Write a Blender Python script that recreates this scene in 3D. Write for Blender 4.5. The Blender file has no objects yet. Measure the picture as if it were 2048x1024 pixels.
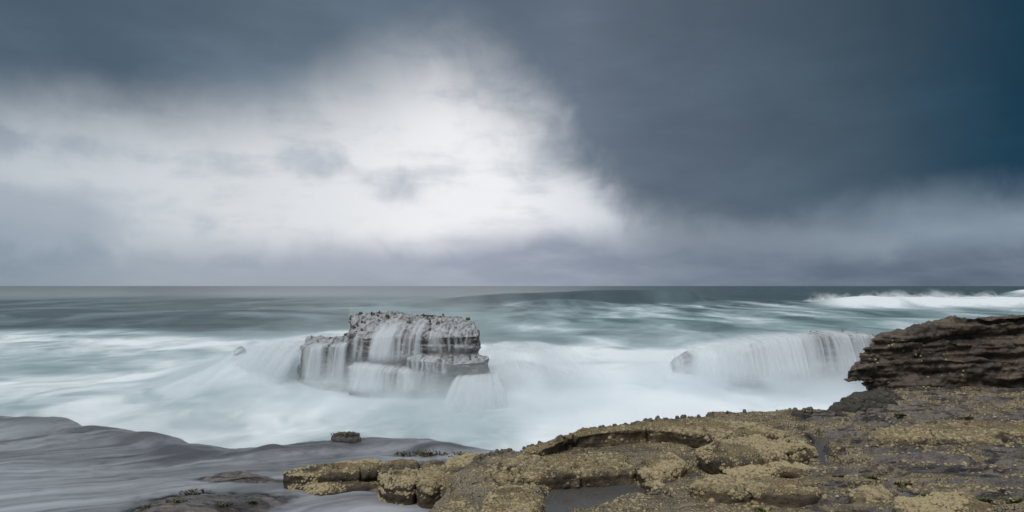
import bpy, bmesh, math, random
import numpy as np
from mathutils import Vector
from mathutils.bvhtree import BVHTree
R = math.radians
sc = bpy.context.scene
col = sc.collection
random.seed(7)
RNG = np.random.default_rng(11)
# ------------------------------------------------------------------ camera
FOC, CX, HZ, CAMZ = 1365.0, 1024.0, 572.0, 4.0       # focal length / centre / horizon row of the 2048 px photograph
cam = bpy.data.cameras.new('camera'); camo = bpy.data.objects.new('camera', cam); col.objects.link(camo)
camo.location = (0, 0, CAMZ); camo.rotation_euler = (R(90), 0, 0)
cam.sensor_width = 36; cam.lens = 36*FOC/2048; cam.shift_y = (HZ-512)/2048
cam.clip_start = 0.1; cam.clip_end = 40000
sc.camera = camo
# ------------------------------------------------------------------ render / exposure
sc.view_settings.view_transform = 'Standard'; sc.view_settings.look = 'None'
sc.view_settings.gamma = 1; sc.view_settings.use_curve_mapping = False
sc.view_settings.exposure = 0.28
sc.render.engine = 'CYCLES'
sc.cycles.use_denoising = True
sc.cycles.max_bounces = 8; sc.cycles.diffuse_bounces = 3; sc.cycles.glossy_bounces = 2
sc.cycles.transparent_max_bounces = 24; sc.cycles.volume_bounces = 4
sc.cycles.volume_step_rate = 2.0; sc.cycles.volume_max_steps = 128
SUN_EL, SUN_AZ = 58.0, -150.0         # degrees; azimuth from +Y to +X

# ------------------------------------------------------------------ node helper
def lin(r, g, b):
    f = lambda c: (c/255/12.92 if c/255 <= .04045 else ((c/255+.055)/1.055)**2.4)
    return (f(r), f(g), f(b), 1)
class G:
    def __init__(s, tree): s.t = tree; s.t.nodes.clear()
    def n(s, typ, **kw):
        o = s.t.nodes.new(typ)
        for k, v in kw.items(): setattr(o, k, v)
        return o
    def put(s, sock, v):
        if isinstance(v, bpy.types.NodeSocket): s.t.links.new(v, sock)
        else: sock.default_value = v
    def m(s, op, a, b=0.0, c=0.0, clamp=False):
        o = s.n('ShaderNodeMath', operation=op, use_clamp=clamp)
        for i, v in enumerate((a, b, c)): s.put(o.inputs[i], v)
        return o.outputs[0]
    def step(s, x, lo, hi, a=0.0, b=1.0):
        o = s.n('ShaderNodeMapRange', interpolation_type='SMOOTHSTEP')
        for i, v in enumerate((x, lo, hi, a, b)): s.put(o.inputs[i], v)
        return o.outputs[0]
    def mix(s, f, a, b, blend='MIX'):
        o = s.n('ShaderNodeMix', data_type='RGBA', blend_type=blend)
        s.put(o.inputs[0], f); s.put(o.inputs[6], a); s.put(o.inputs[7], b)
        return o.outputs[2]
    def ramp(s, x, stops, interp='EASE'):
        o = s.n('ShaderNodeValToRGB'); e = o.color_ramp; e.interpolation = interp
        while len(e.elements) < len(stops): e.elements.new(0.5)
        for el, (p, c) in zip(e.elements, stops):
            el.position = p; el.color = c if not isinstance(c, (int, float)) else (c, c, c, 1)
        s.put(o.inputs[0], x); return o.outputs[0]
    def noise(s, vec, scale, detail=4, rough=.5, dist=0.0, out=0):
        o = s.n('ShaderNodeTexNoise'); s.put(o.inputs['Vector'], vec)
        o.inputs['Scale'].default_value = scale; o.inputs['Detail'].default_value = detail
        o.inputs['Roughness'].default_value = rough; o.inputs['Distortion'].default_value = dist
        return o.outputs[out]
    def vmul(s, vec, k):
        o = s.n('ShaderNodeVectorMath', operation='MULTIPLY'); s.put(o.inputs[0], vec); o.inputs[1].default_value = k
        return o.outputs[0]
    def vadd(s, vec, k):
        o = s.n('ShaderNodeVectorMath', operation='ADD'); s.put(o.inputs[0], vec); s.put(o.inputs[1], k)
        return o.outputs[0]
    def xyz(s, x, y, z):
        o = s.n('ShaderNodeCombineXYZ')
        for i, v in enumerate((x, y, z)): s.put(o.inputs[i], v)
        return o.outputs[0]
    def sep(s, v):
        o = s.n('ShaderNodeSeparateXYZ'); s.put(o.inputs[0], v); return o.outputs

# ------------------------------------------------------------------ world: storm sky with a bright break over the sea
def AZ(px): return math.atan2(px-CX, FOC)
def EL(px, py): return math.atan2(HZ-py, math.hypot(FOC, px-CX))
def azp(px): return (AZ(px)+math.pi)/(2*math.pi)
world = bpy.data.worlds.new('World'); sc.world = world; world.use_nodes = True
def build_world():
    g = G(world.node_tree)
    d = g.n('ShaderNodeTexCoord').outputs['Generated']
    x, y, z = g.sep(d)
    az = g.m('ARCTAN2', x, y)
    el = g.m('ARCTAN2', z, g.m('SQRT', g.m('ADD', g.m('MULTIPLY', x, x), g.m('MULTIPLY', y, y))))
    # soft cloud noise: broad billows, drifting streaks
    nb = g.m('SUBTRACT', g.noise(g.vmul(d, (1, 1, 2.0)), 4.0, 5, .5), .5)
    nf = g.m('SUBTRACT', g.noise(g.vmul(d, (1, 1, 1.1)), 13, 5, .55, .4), .5)
    nh = g.m('SUBTRACT', g.noise(g.vmul(d, (1, 1, 4.0)), 7, 5, .55), .5)
    azw = g.m('ADD', az, g.m('ADD', g.m('MULTIPLY', nb, .10), g.m('MULTIPLY', nf, .045)))
    t = g.m('DIVIDE', g.m('ADD', azw, math.pi), 2*math.pi)
    # glow behind the clouds
    glow = g.ramp(t, [(azp(-900), lin(150, 160, 170)), (azp(-100), lin(184, 193, 201)), (azp(250), lin(204, 210, 216)), (azp(600), lin(222, 225, 229)),
                      (azp(880), lin(240, 241, 244)), (azp(1020), lin(240, 241, 244)), (azp(1150), lin(222, 226, 232)), (azp(1300), lin(180, 187, 198)),
                      (azp(1500), lin(150, 160, 174)), (azp(1800), lin(132, 147, 162)), (azp(2100), lin(128, 143, 158)), (azp(3500), lin(120, 134, 149))], 'LINEAR')
    glow = g.mix(g.m('MULTIPLY', g.step(g.m('ADD', nh, g.m('MULTIPLY', nf, .5)), -.05, .28), .36), glow, lin(150, 161, 174))
    # low bank along the horizon
    bank = g.ramp(t, [(azp(-900), lin(120, 134, 150)), (azp(0), lin(134, 149, 164)), (azp(300), lin(157, 168, 180)), (azp(650), lin(160, 168, 183)),
                      (azp(950), lin(154, 162, 179)), (azp(1150), lin(140, 150, 167)), (azp(1350), lin(118, 130, 147)), (azp(1650), lin(98, 112, 128)),
                      (azp(2048), lin(86, 100, 116)), (azp(3500), lin(86, 100, 116))], 'LINEAR')
    bank = g.mix(g.m('MULTIPLY', g.step(nh, -.1, .2), .35), bank, g.mix(.5, glow, lin(140, 150, 165)))
    be = g.ramp(t, [(azp(-600), .12), (azp(0), .10), (azp(130), .10), (azp(260), .06), (azp(500), .068), (azp(800), .068), (azp(1100), .085), (azp(1300), .075),
                    (azp(1700), .055), (azp(2100), .05), (azp(3500), .07)])
    bel = g.m('ADD', el, g.m('ADD', g.m('MULTIPLY', nb, .03), g.m('MULTIPLY', nf, .045)))
    bm = g.step(g.m('SUBTRACT', bel, be), -.042, .022, 1.0, 0.0)
    skycol = g.mix(bm, glow, bank)
    # thin rim of light on the top of the bank's cumulus
    # loose grey puffs inside the opening
    def blob(px, py, sx, sy):
        a = g.m('DIVIDE', g.m('SUBTRACT', az, AZ(px)), sx/FOC); b = g.m('DIVIDE', g.m('SUBTRACT', el, EL(px, py)), sy/FOC)
        q = g.m('ADD', g.m('MULTIPLY', a, a), g.m('MULTIPLY', b, b))
        return g.m('EXPONENT', g.m('MULTIPLY', q, -1.0))
    pf = g.m('MAXIMUM', g.m('MULTIPLY', blob(605, 325, 95, 34), .72), g.m('MULTIPLY', blob(790, 385, 95, 40), .55))
    pf = g.m('MAXIMUM', pf, g.m('MULTIPLY', blob(40, 430, 230, 62), 1.35))
    pf = g.m('MAXIMUM', pf, g.m('MULTIPLY', blob(60, 280, 330, 32), 1.0))
    pf = g.m('MAXIMUM', pf, g.m('MULTIPLY', blob(835, 190, 50, 28), .5))
    pm = g.step(g.m('ADD', pf, g.m('MULTIPLY', g.m('ADD', nf, nb), 1.4)), .25, 1.0)
    skycol = g.mix(g.m('MULTIPLY', pm, .75), skycol, g.mix(.55, bank, lin(176, 186, 198)))
    # the heavy cloud overhead: its lower edge along the azimuth
    P = [(-700, 240), (-200, 232), (0, 248), (200, 268), (400, 262), (560, 240), (680, 212), (780, 186), (870, 168), (940, 184), (1010, 228), (1080, 275), (1140, 318),
         (1195, 378), (1250, 440), (1320, 474), (1400, 480), (1500, 476), (1600, 462), (1720, 436), (1850, 412), (2048, 384), (2500, 380), (3600, 420)]
    edge = g.ramp(t, [(azp(a), EL(a, b)/1.0) for a, b in P], 'LINEAR')
    wob = g.m('ADD', g.m('MULTIPLY', nb, .07), g.m('MULTIPLY', nf, .05))
    dist = g.m('ADD', g.m('SUBTRACT', el, edge), wob)
    soft = g.ramp(t, [(azp(0), .085), (azp(560), .085), (azp(800), .13), (azp(1000), .13), (azp(1200), .085), (azp(1500), .06), (azp(2048), .045)])
    dm = g.step(dist, g.m('MULTIPLY', soft, -.75), soft)
    dark = g.ramp(t, [(azp(-900), lin(80, 96, 112)), (azp(0), lin(76, 93, 109)), (azp(250), lin(78, 95, 111)), (azp(550), lin(94, 109, 124)), (azp(900), lin(88, 103, 119)),
                      (azp(1150), lin(99, 111, 126)), (azp(1350), lin(86, 99, 114)), (azp(1550), lin(76, 91, 106)), (azp(1750), lin(60, 78, 93)),
                      (azp(1920), lin(40, 66, 84)), (azp(2060), lin(22, 54, 74)), (azp(2600), lin(30, 58, 78)), (azp(4200), lin(70, 88, 105))], 'LINEAR')
    deep = g.step(dist, .0, .30)
    dark = g.mix(g.m('MULTIPLY', g.step(nb, -.22, .25), .45), dark, g.mix(1.0, dark, (1.55, 1.5, 1.45, 1), 'MULTIPLY'))
    dark = g.mix(g.m('MULTIPLY', deep, .5), dark, g.mix(1.0, dark, (.74, .77, .78, 1), 'MULTIPLY'))
    dark = g.mix(g.m('MULTIPLY', g.step(g.m('ADD', nh, g.m('MULTIPLY', nb, .8)), -.12, .22), .20), dark, g.mix(1.0, dark, (1.5, 1.47, 1.43, 1), 'MULTIPLY'))
    # overcast layer above the frame thins towards the zenith
    zen = g.step(el, .50, 1.15)
    dark = g.mix(zen, dark, g.mix(g.step(nb, -.2, .2), lin(236, 240, 244), lin(214, 222, 230)))
    skycol = g.mix(dm, skycol, dark)
    low = g.step(el, -.02, 0.0)
    skycol = g.mix(low, lin(96, 110, 122), skycol)
    sky = g.n('ShaderNodeTexSky', sky_type='NISHITA', sun_disc=False)
    sky.sun_elevation = R(SUN_EL); sky.sun_rotation = R(SUN_AZ); sky.air_density = 1.0; sky.dust_density = 2.0
    b1 = g.n('ShaderNodeBackground'); g.put(b1.inputs[0], sky.outputs[0]); b1.inputs[1].default_value = .05
    b2 = g.n('ShaderNodeBackground'); g.put(b2.inputs[0], skycol); b2.inputs[1].default_value = .82
    mx = g.n('ShaderNodeMixShader'); mx.inputs[0].default_value = .985
    g.t.links.new(b1.outputs[0], mx.inputs[1]); g.t.links.new(b2.outputs[0], mx.inputs[2])
    o = g.n('ShaderNodeOutputWorld'); g.t.links.new(mx.outputs[0], o.inputs[0])
build_world()
world.cycles.sampling_method = 'MANUAL'; world.cycles.sample_map_resolution = 512
sun = bpy.data.lights.new('sun', 'SUN'); sun.energy = 1.5; sun.angle = R(35); sun.color = (1.0, .97, .93)
suno = bpy.data.objects.new('sun', sun); col.objects.link(suno)
ce, se = math.cos(R(SUN_EL)), math.sin(R(SUN_EL))
sd = Vector((math.sin(R(SUN_AZ))*ce, math.cos(R(SUN_AZ))*ce, se))
suno.rotation_euler = (-sd).to_track_quat('-Z', 'Y').to_euler(); suno.location = (0, 0, 60)

# ------------------------------------------------------------------ numpy noise
_T = np.random.default_rng(3).random((64, 64, 64)).astype(np.float32)*2-1
def vn(x, y, z):
    x, y, z = np.broadcast_arrays(np.asarray(x, np.float32), np.asarray(y, np.float32), np.asarray(z, np.float32))
    xi = np.floor(x); yi = np.floor(y); zi = np.floor(z)
    fx, fy, fz = x-xi, y-yi, z-zi
    fx = fx*fx*fx*(fx*(fx*6-15)+10); fy = fy*fy*fy*(fy*(fy*6-15)+10); fz = fz*fz*fz*(fz*(fz*6-15)+10)
    a = xi.astype(np.int32) & 63; b = yi.astype(np.int32) & 63; c = zi.astype(np.int32) & 63
    a1, b1, c1 = (a+1) & 63, (b+1) & 63, (c+1) & 63
    def L(p, q, f): return p+(q-p)*f
    return L(L(L(_T[a, b, c], _T[a1, b, c], fx), L(_T[a, b1, c], _T[a1, b1, c], fx), fy),
             L(L(_T[a, b, c1], _T[a1, b, c1], fx), L(_T[a, b1, c1], _T[a1, b1, c1], fx), fy), fz)
def fbm(x, y, z, o=4, g=.5, l=2.03):
    s = 0; a = 1; t = 0
    for i in range(o):
        s = s+a*vn(x+i*17.3, y+i*9.1, z+i*5.7); t += a; a *= g; x = x*l; y = y*l; z = z*l
    return s/t
def ss(a, b, x):
    t = np.clip((x-a)/(b-a), 0, 1); return t*t*(3-2*t)
def at(px, py, z):
    Y = (CAMZ-z)*FOC/(py-HZ); return ((px-CX)/FOC*Y, Y, z)
def atY(px, py, Y): return ((px-CX)/FOC*Y, Y, CAMZ-(py-HZ)/FOC*Y)
def sdf(poly, X, Y):
    """signed distance to a polygon, positive inside"""
    d = np.full(np.shape(X), 1e9); ins = np.zeros(np.shape(X), bool)
    n = len(poly)
    for i in range(n):
        ax, ay = poly[i]; bx, by = poly[(i+1) % n]
        ex, ey = bx-ax, by-ay; wx, wy = X-ax, Y-ay
        t = np.clip((wx*ex+wy*ey)/(ex*ex+ey*ey+1e-12), 0, 1)
        d = np.minimum(d, np.hypot(wx-ex*t, wy-ey*t))
        c = ((ay > Y) != (by > Y)) & (X < ex*(Y-ay)/(by-ay+1e-12)+ax); ins ^= c
    return np.where(ins, d, -d)

# ------------------------------------------------------------------ object helpers
def tag(o, label=None, cat=None, group=None, kind=None):
    for k, v in (('label', label), ('category', cat), ('group', group), ('kind', kind)):
        if v: o[k] = v
    return o
def mesh_obj(name, v, f, mat, parent=None, smooth=True, loc=None):
    me = bpy.data.meshes.new(name); v = np.asarray(v, float)
    if loc is not None: v = v-np.array(loc)
    f = np.asarray(f, np.int32)
    me.vertices.add(len(v)); me.vertices.foreach_set('co', v.ravel())
    k = f.shape[1]; me.loops.add(f.size); me.loops.foreach_set('vertex_index', f.ravel())
    me.polygons.add(len(f)); me.polygons.foreach_set('loop_start', np.arange(0, f.size, k, dtype=np.int32))
    me.update(calc_edges=True); me.validate()
    if smooth: me.polygons.foreach_set('use_smooth', np.ones(len(f), bool))
    if mat: me.materials.append(mat)
    o = bpy.data.objects.new(name, me); col.objects.link(o)
    if loc is not None: o.location = loc
    if parent: o.parent = parent
    return o
def grid_faces(nr, nc):
    i = np.arange((nr-1)*(nc-1)); r = i//(nc-1); c = i % (nc-1); a = r*nc+c
    return np.stack([a, a+1, a+nc+1, a+nc], 1)
def attr(o, name, vals):
    a = o.data.attributes.new(name, 'FLOAT', 'POINT'); a.data.foreach_set('value', np.asarray(vals, np.float32).ravel())
def smooth_poly(p, n):
    """closed Catmull-Rom through points, n samples"""
    p = np.asarray(p, float); m = len(p); per = n//m+1; out = []
    for i in range(m):
        a, b, c, d = p[i-1], p[i], p[(i+1) % m], p[(i+2) % m]
        for t in np.linspace(0, 1, per, endpoint=False):
            out.append(.5*((2*b)+(-a+c)*t+(2*a-5*b+4*c-d)*t*t+(-a+3*b-3*c+d)*t**3))
    return np.array(out)
def remesh(v, f, voxel, smooth=2):
    me = bpy.data.meshes.new('raw'); me.from_pydata([tuple(a) for a in v], [], [tuple(int(i) for i in q) for q in f]); me.update()
    bm = bmesh.new(); bm.from_mesh(me); bmesh.ops.recalc_face_normals(bm, faces=bm.faces); bm.to_mesh(me); bm.free()
    o = bpy.data.objects.new('raw', me); col.objects.link(o)
    md = o.modifiers.new('r', 'REMESH'); md.mode = 'VOXEL'; md.voxel_size = voxel
    if smooth:
        sm = o.modifiers.new('s', 'SMOOTH'); sm.iterations = smooth; sm.factor = .5
    dg = bpy.context.evaluated_depsgraph_get(); dg.update()
    ev = bpy.data.meshes.new_from_object(o.evaluated_get(dg))
    bpy.data.objects.remove(o); bpy.data.meshes.remove(me)
    return ev
def verts(me):
    a = np.empty(len(me.vertices)*3, np.float32); me.vertices.foreach_get('co', a); return a.reshape(-1, 3).astype(float)
def normals(me):
    a = np.empty(len(me.vertices)*3, np.float32); me.vertex_normals.foreach_get('vector', a); return a.reshape(-1, 3).astype(float)
def prism(top, zb, out=0.0):
    """block from a 3-D top outline going straight down to zb (flared by out)"""
    top = np.asarray(top, float); n = len(top); c = top.mean(0)
    bot = top.copy(); bot[:, 2] = zb
    d = bot[:, :2]-c[:2]; bot[:, :2] += out*d/np.maximum(np.linalg.norm(d, axis=1)[:, None], 1e-6)
    v = np.vstack([top, bot, [c], [[c[0], c[1], zb]]]); f = []
    for i in range(n):
        j = (i+1) % n
        f += [(i, j, n+j), (i, n+j, n+i), (j, i, 2*n), (n+i, n+j, 2*n+1)]
    return v, f
def join(parts):
    V, F, k = [], [], 0
    for v, f in parts:
        V.append(v); F += [tuple(a+k for a in q) for q in f]; k += len(v)
    return np.vstack(V), F
def rock_from(name, parts, voxel, mat, disp, label, group=None, smooth=2, cat='rock', parent=None, kind=None):
    v, f = join(parts); me = remesh(v, f, voxel, smooth)
    for q in (0, 1):
        p = verts(me); n = normals(me); p = disp(p, n, q)
        me.vertices.foreach_set('co', p.astype(np.float32).ravel()); me.update()
    p = verts(me); base = np.array([(p[:, 0].min()+p[:, 0].max())/2, (p[:, 1].min()+p[:, 1].max())/2, p[:, 2].min()])
    me.vertices.foreach_set('co', (p-base).astype(np.float32).ravel()); me.update()
    me.polygons.foreach_set('use_smooth', np.ones(len(me.polygons), bool))
    me.name = name; me.materials.clear(); me.materials.append(mat)
    o = bpy.data.objects.new(name, me); col.objects.link(o); o.location = base
    if parent: o.parent = parent
    else: tag(o, label, cat, group, kind)
    return o
def boulder_parts(top_px, z_top, z_bot, rnd=.12, dome=.05, under=0.0, n=64, flare=.0):
    """rounded slab: its top outline traced in the photograph at height z_top, sides down to z_bot"""
    p = smooth_poly([at(a, b, z_top)[:2] for a, b in top_px], n); c = p.mean(0)
    size = np.sqrt(np.abs(np.dot(p[:, 0], np.roll(p[:, 1], 1))-np.dot(p[:, 1], np.roll(p[:, 0], 1)))/2)/2
    rings = []
    for s in (.25, .5, .72, .86): rings.append((s*(1-rnd/size*.9), z_top+.5*dome*(1-s*s)))
    for th in np.linspace(0, math.pi/2, 5): rings.append((1-(rnd/size)*(1-math.sin(th)), z_top-rnd*(1-math.cos(th))))
    h = z_top-rnd-z_bot
    for t in np.linspace(.2, 1, 5): rings.append((1+flare*t-under*t*t, z_top-rnd-h*t))
    rnd *= .8; v = [(c[0], c[1], z_top+.5*dome)]; f = []; m = len(p)
    for s, z in rings:
        q = c+(p-c)*s
        v += [(a, b, z) for a, b in q]
    for i in range(m): f.append((0, 1+i, 1+(i+1) % m))
    for r in range(len(rings)-1):
        for i in range(m):
            a = 1+r*m+i; b = 1+r*m+(i+1) % m; f += [(a, a+m, b+m), (a, b+m, b)]
    k = len(v); v.append((c[0], c[1], z_bot)); b0 = 1+(len(rings)-1)*m
    for i in range(m): f.append((b0+i, k, b0+(i+1) % m))
    return np.array(v), f

# ------------------------------------------------------------------ materials
def new_mat(name):
    m = bpy.data.materials.new(name); m.use_nodes = True; return m, G(m.node_tree)
def rock_mat(name, c1, c2, crust=None, crust_amt=.5, weed=0.0, rough=.6, scale=1.0, strata=0.0, film=0.0, spec=.4, cmap=False, bands=0.0):
    m, g = new_mat(name)
    geo = g.n('ShaderNodeNewGeometry'); P = geo.outputs['Position']; nz = g.sep(geo.outputs['Normal'])[2]
    n1 = g.noise(P, 1.3*scale, 6, .6); n2 = g.noise(P, 7*scale, 6, .65); n3 = g.noise(P, 38*scale, 5, .65)
    colr = g.mix(g.step(g.m('ADD', g.m('MULTIPLY', n1, .6), g.m('MULTIPLY', n2, .4)), .36, .62), c1, c2)
    hgt = g.m('ADD', g.m('MULTIPLY', n2, .6), g.m('MULTIPLY', n3, .35))
    if strata:
        sv = g.vmul(P, (.35, .35, 9.0)); n4 = g.noise(sv, 1.6, 6, .65, .6)
        colr = g.mix(g.m('MULTIPLY', g.step(n4, .5, .64), strata), colr, g.mix(.65, c1, (.006, .005, .004, 1)))
        hgt = g.m('ADD', hgt, g.m('MULTIPLY', n4, .9*strata))
    if bands:
        n6 = g.noise(g.vmul(P, (.45, 2.6, 3.0)), 1.5, 6, .68, .8)
        colr = g.mix(g.m('MULTIPLY', g.step(n6, .52, .60), bands), colr, (.020, .017, .015, 1)); hgt = g.m('SUBTRACT', hgt, g.m('MULTIPLY', g.step(n6, .52, .60), bands*.8))
    rg = g.m('ADD', rough-.12, g.m('MULTIPLY', n2, .3))
    if crust:
        vo = g.n('ShaderNodeTexVoronoi', feature='F1'); g.put(vo.inputs['Vector'], g.vadd(P, g.vmul(g.noise(P, 9, 2, .5, out=1), (.07, .07, .07)))); vo.inputs['Scale'].default_value = 21*scale
        vd = vo.outputs['Distance']; vc = g.sep(vo.outputs['Color'])[0]
        cov = g.m('ADD', g.m('ADD', g.m('MULTIPLY', n1, 1.0), g.m('MULTIPLY', n2, .6)), g.m('MULTIPLY', g.m('SUBTRACT', nz, .75), .35))
        th = 1.22-.75*crust_amt
        if cmap:
            th = g.m('SUBTRACT', 1.22, g.m('MULTIPLY', g.n('ShaderNodeAttribute', attribute_name='crustmap').outputs['Fac'], .75))
        patch = g.step(g.m('SUBTRACT', cov, th), -.10, .09)
        dot = g.step(vd, .25, .62, 1.0, 0.0)
        cell = g.step(g.m('ADD', g.m('MULTIPLY', patch, 1.15), g.m('MULTIPLY', vc, .55)), .62, .82)
        msk = g.m('MULTIPLY', cell, g.m('ADD', .35, g.m('MULTIPLY', dot, .65)))
        cc = g.mix(vc, crust, (crust[0]*.62, crust[1]*.58, crust[2]*.5, 1))
        cc = g.mix(g.m('MULTIPLY', g.step(n3, .45, .65), .45), cc, (min(1, crust[0]*1.35), min(1, crust[1]*1.35), min(1, crust[2]*1.5), 1))
        cc = g.mix(g.m('MULTIPLY', g.step(g.noise(P, 2.3, 5, .65), .46, .66), .6), cc, (.13, .108, .058, 1))
        colr = g.mix(msk, colr, cc)
        hgt = g.m('ADD', hgt, g.m('MULTIPLY', g.m('MULTIPLY', cell, dot), .9))
        rg = g.m('ADD', rg, g.m('MULTIPLY', msk, .25))
    if weed:
        n5 = g.noise(P, 3.1, 5, .7)
        colr = g.mix(g.m('MULTIPLY', g.step(n5, .60, .70), weed), colr, (.050, .060, .014, 1))
    b = g.n('ShaderNodeBsdfPrincipled'); g.put(b.inputs['Base Color'], colr); g.put(b.inputs['Roughness'], rg)
    b.inputs['Specular IOR Level'].default_value = spec
    bp = g.n('ShaderNodeBump'); bp.inputs['Strength'].default_value = .95; bp.inputs['Distance'].default_value = .045
    g.put(bp.inputs['Height'], hgt); g.t.links.new(bp.outputs[0], b.inputs['Normal'])
    sh = b.outputs[0]
    if film:    # running film of aerated water over the top of the stone
        fn = g.noise(g.vmul(P, (3.2, .9, 2.0)), 2.2, 6, .65)
        fm = g.m('MULTIPLY', g.m('MULTIPLY', g.step(fn, .34, .62), g.step(nz, .1, .75)), film)
        df = g.n('ShaderNodeBsdfDiffuse'); df.inputs[0].default_value = (.62, .65, .69, 1); g.t.links.new(bp.outputs[0], df.inputs['Normal'])
        ms = g.n('ShaderNodeMixShader'); g.put(ms.inputs[0], fm); g.t.links.new(sh, ms.inputs[1]); g.t.links.new(df.outputs[0], ms.inputs[2]); sh = ms.outputs[0]
    o = g.n('ShaderNodeOutputMaterial'); g.t.links.new(sh, o.inputs[0]); return m
TAN = (.40, .315, .160, 1)
M_boulder = rock_mat('barnacled sandstone', (.050, .038, .025, 1), (.150, .114, .070, 1), TAN, .60, .25, .6)
M_shelf = rock_mat('wet shelf stone', (.050, .042, .036, 1), (.165, .136, .116, 1), TAN, .36, .45, .30, spec=.7, cmap=True, bands=.7)
M_cliff = rock_mat('dark wet ledge stone', (.038, .030, .023, 1), (.150, .114, .082, 1), (.24, .18, .09, 1), .32, .15, .5, strata=.6)
M_stack = rock_mat('washed sea stone', (.045, .043, .039, 1), (.125, .112, .092, 1), None, 0, 0, .45, strata=.45, film=.56)
M_mussel = rock_mat('dark shell crust', (.018, .017, .015, 1), (.055, .048, .034, 1), (.14, .11, .05, 1), .15, .3, .6, scale=1.6)
def plain_mat(name, c1, c2, rough=.6, scale=30):
    m, g = new_mat(name); P = g.n('ShaderNodeNewGeometry').outputs['Position']
    rnd = g.n('ShaderNodeObjectInfo').outputs['Random']
    n = g.noise(P, scale, 4, .6)
    b = g.n('ShaderNodeBsdfPrincipled'); g.put(b.inputs['Base Color'], g.mix(g.step(g.m('ADD', n, g.m('MULTIPLY', rnd, .35)), .30, .85), c1, c2)); b.inputs['Roughness'].default_value = rough
    o = g.n('ShaderNodeOutputMaterial'); g.t.links.new(b.outputs[0], o.inputs[0]); return m
M_barn = plain_mat('barnacle shell', (.10, .077, .042, 1), (.38, .31, .175, 1), .7, 16)
M_squirt = plain_mat('dark leathery sea squirt', (.030, .028, .024, 1), (.09, .075, .05, 1), .55, 40)
M_weed = plain_mat('green seaweed', (.030, .036, .010, 1), (.095, .105, .026, 1), .5, 14)
M_kelp = plain_mat('brown seaweed', (.022, .020, .008, 1), (.085, .066, .018, 1), .5, 14)

def water_mat():
    m, g = new_mat('sea water and foam')
    foam = g.n('ShaderNodeAttribute', attribute_name='foam').outputs['Fac']
    teal = g.n('ShaderNodeAttribute', attribute_name='teal').outputs['Fac']
    P = g.n('ShaderNodeNewGeometry').outputs['Position']
    n = g.noise(g.vmul(P, (.5, 1.0, 1.0)), 1.1, 6, .6)
    n2 = g.noise(g.vmul(P, (.3, 1.0, 1.0)), .12, 6, .6)
    wat = g.mix(teal, (.030, .050, .060, 1), (.125, .195, .200, 1))
    b = g.n('ShaderNodeBsdfPrincipled'); g.put(b.inputs['Base Color'], wat); b.inputs['Roughness'].default_value = .38; b.inputs['IOR'].default_value = 1.33
    bp = g.n('ShaderNodeBump'); bp.inputs['Strength'].default_value = .55; bp.inputs['Distance'].default_value = .8
    g.put(bp.inputs['Height'], g.m('ADD', g.m('MULTIPLY', n, .12), n2)); g.t.links.new(bp.outputs[0], b.inputs['Normal'])
    f = g.n('ShaderNodeBsdfDiffuse'); g.put(f.inputs[0], g.mix(g.step(foam, .3, 1.0), (.47, .60, .63, 1), (.79, .84, .87, 1)))
    ms = g.n('ShaderNodeMixShader'); g.put(ms.inputs[0], foam); g.t.links.new(b.outputs[0], ms.inputs[1]); g.t.links.new(f.outputs[0], ms.inputs[2])
    o = g.n('ShaderNodeOutputMaterial'); g.t.links.new(ms.outputs[0], o.inputs[0]); return m
M_sea = water_mat()
def veil_mat(name, c, tr=.3):
    m, g = new_mat(name)
    a = g.n('ShaderNodeAttribute', attribute_name='veil').outputs['Fac']
    d = g.n('ShaderNodeBsdfDiffuse'); d.inputs[0].default_value = c
    t = g.n('ShaderNodeBsdfTranslucent'); t.inputs[0].default_value = c
    mt = g.n('ShaderNodeMixShader'); mt.inputs[0].default_value = tr; g.t.links.new(d.outputs[0], mt.inputs[1]); g.t.links.new(t.outputs[0], mt.inputs[2])
    tp = g.n('ShaderNodeBsdfTransparent'); ms = g.n('ShaderNodeMixShader'); g.put(ms.inputs[0], a)
    g.t.links.new(tp.outputs[0], ms.inputs[1]); g.t.links.new(mt.outputs[0], ms.inputs[2])
    o = g.n('ShaderNodeOutputMaterial'); g.t.links.new(ms.outputs[0], o.inputs[0]); return m
M_veil = veil_mat('falling white water', (.80, .845, .875, 1))
def wash_mat():
    m, g = new_mat('thin water draining over stone')
    a = g.n('ShaderNodeAttribute', attribute_name='veil').outputs['Fac']
    s = g.n('ShaderNodeAttribute', attribute_name='streak').outputs['Fac']
    b = g.n('ShaderNodeBsdfPrincipled'); g.put(b.inputs['Base Color'], g.mix(s, (.075, .080, .088, 1), (.42, .44, .47, 1))); b.inputs['Roughness'].default_value = .36; b.inputs['IOR'].default_value = 1.33
    tp = g.n('ShaderNodeBsdfTransparent'); ms = g.n('ShaderNodeMixShader'); g.put(ms.inputs[0], a)
    g.t.links.new(tp.outputs[0], ms.inputs[1]); g.t.links.new(b.outputs[0], ms.inputs[2])
    o = g.n('ShaderNodeOutputMaterial'); g.t.links.new(ms.outputs[0], o.inputs[0]); return m
M_wash = wash_mat()
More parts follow.
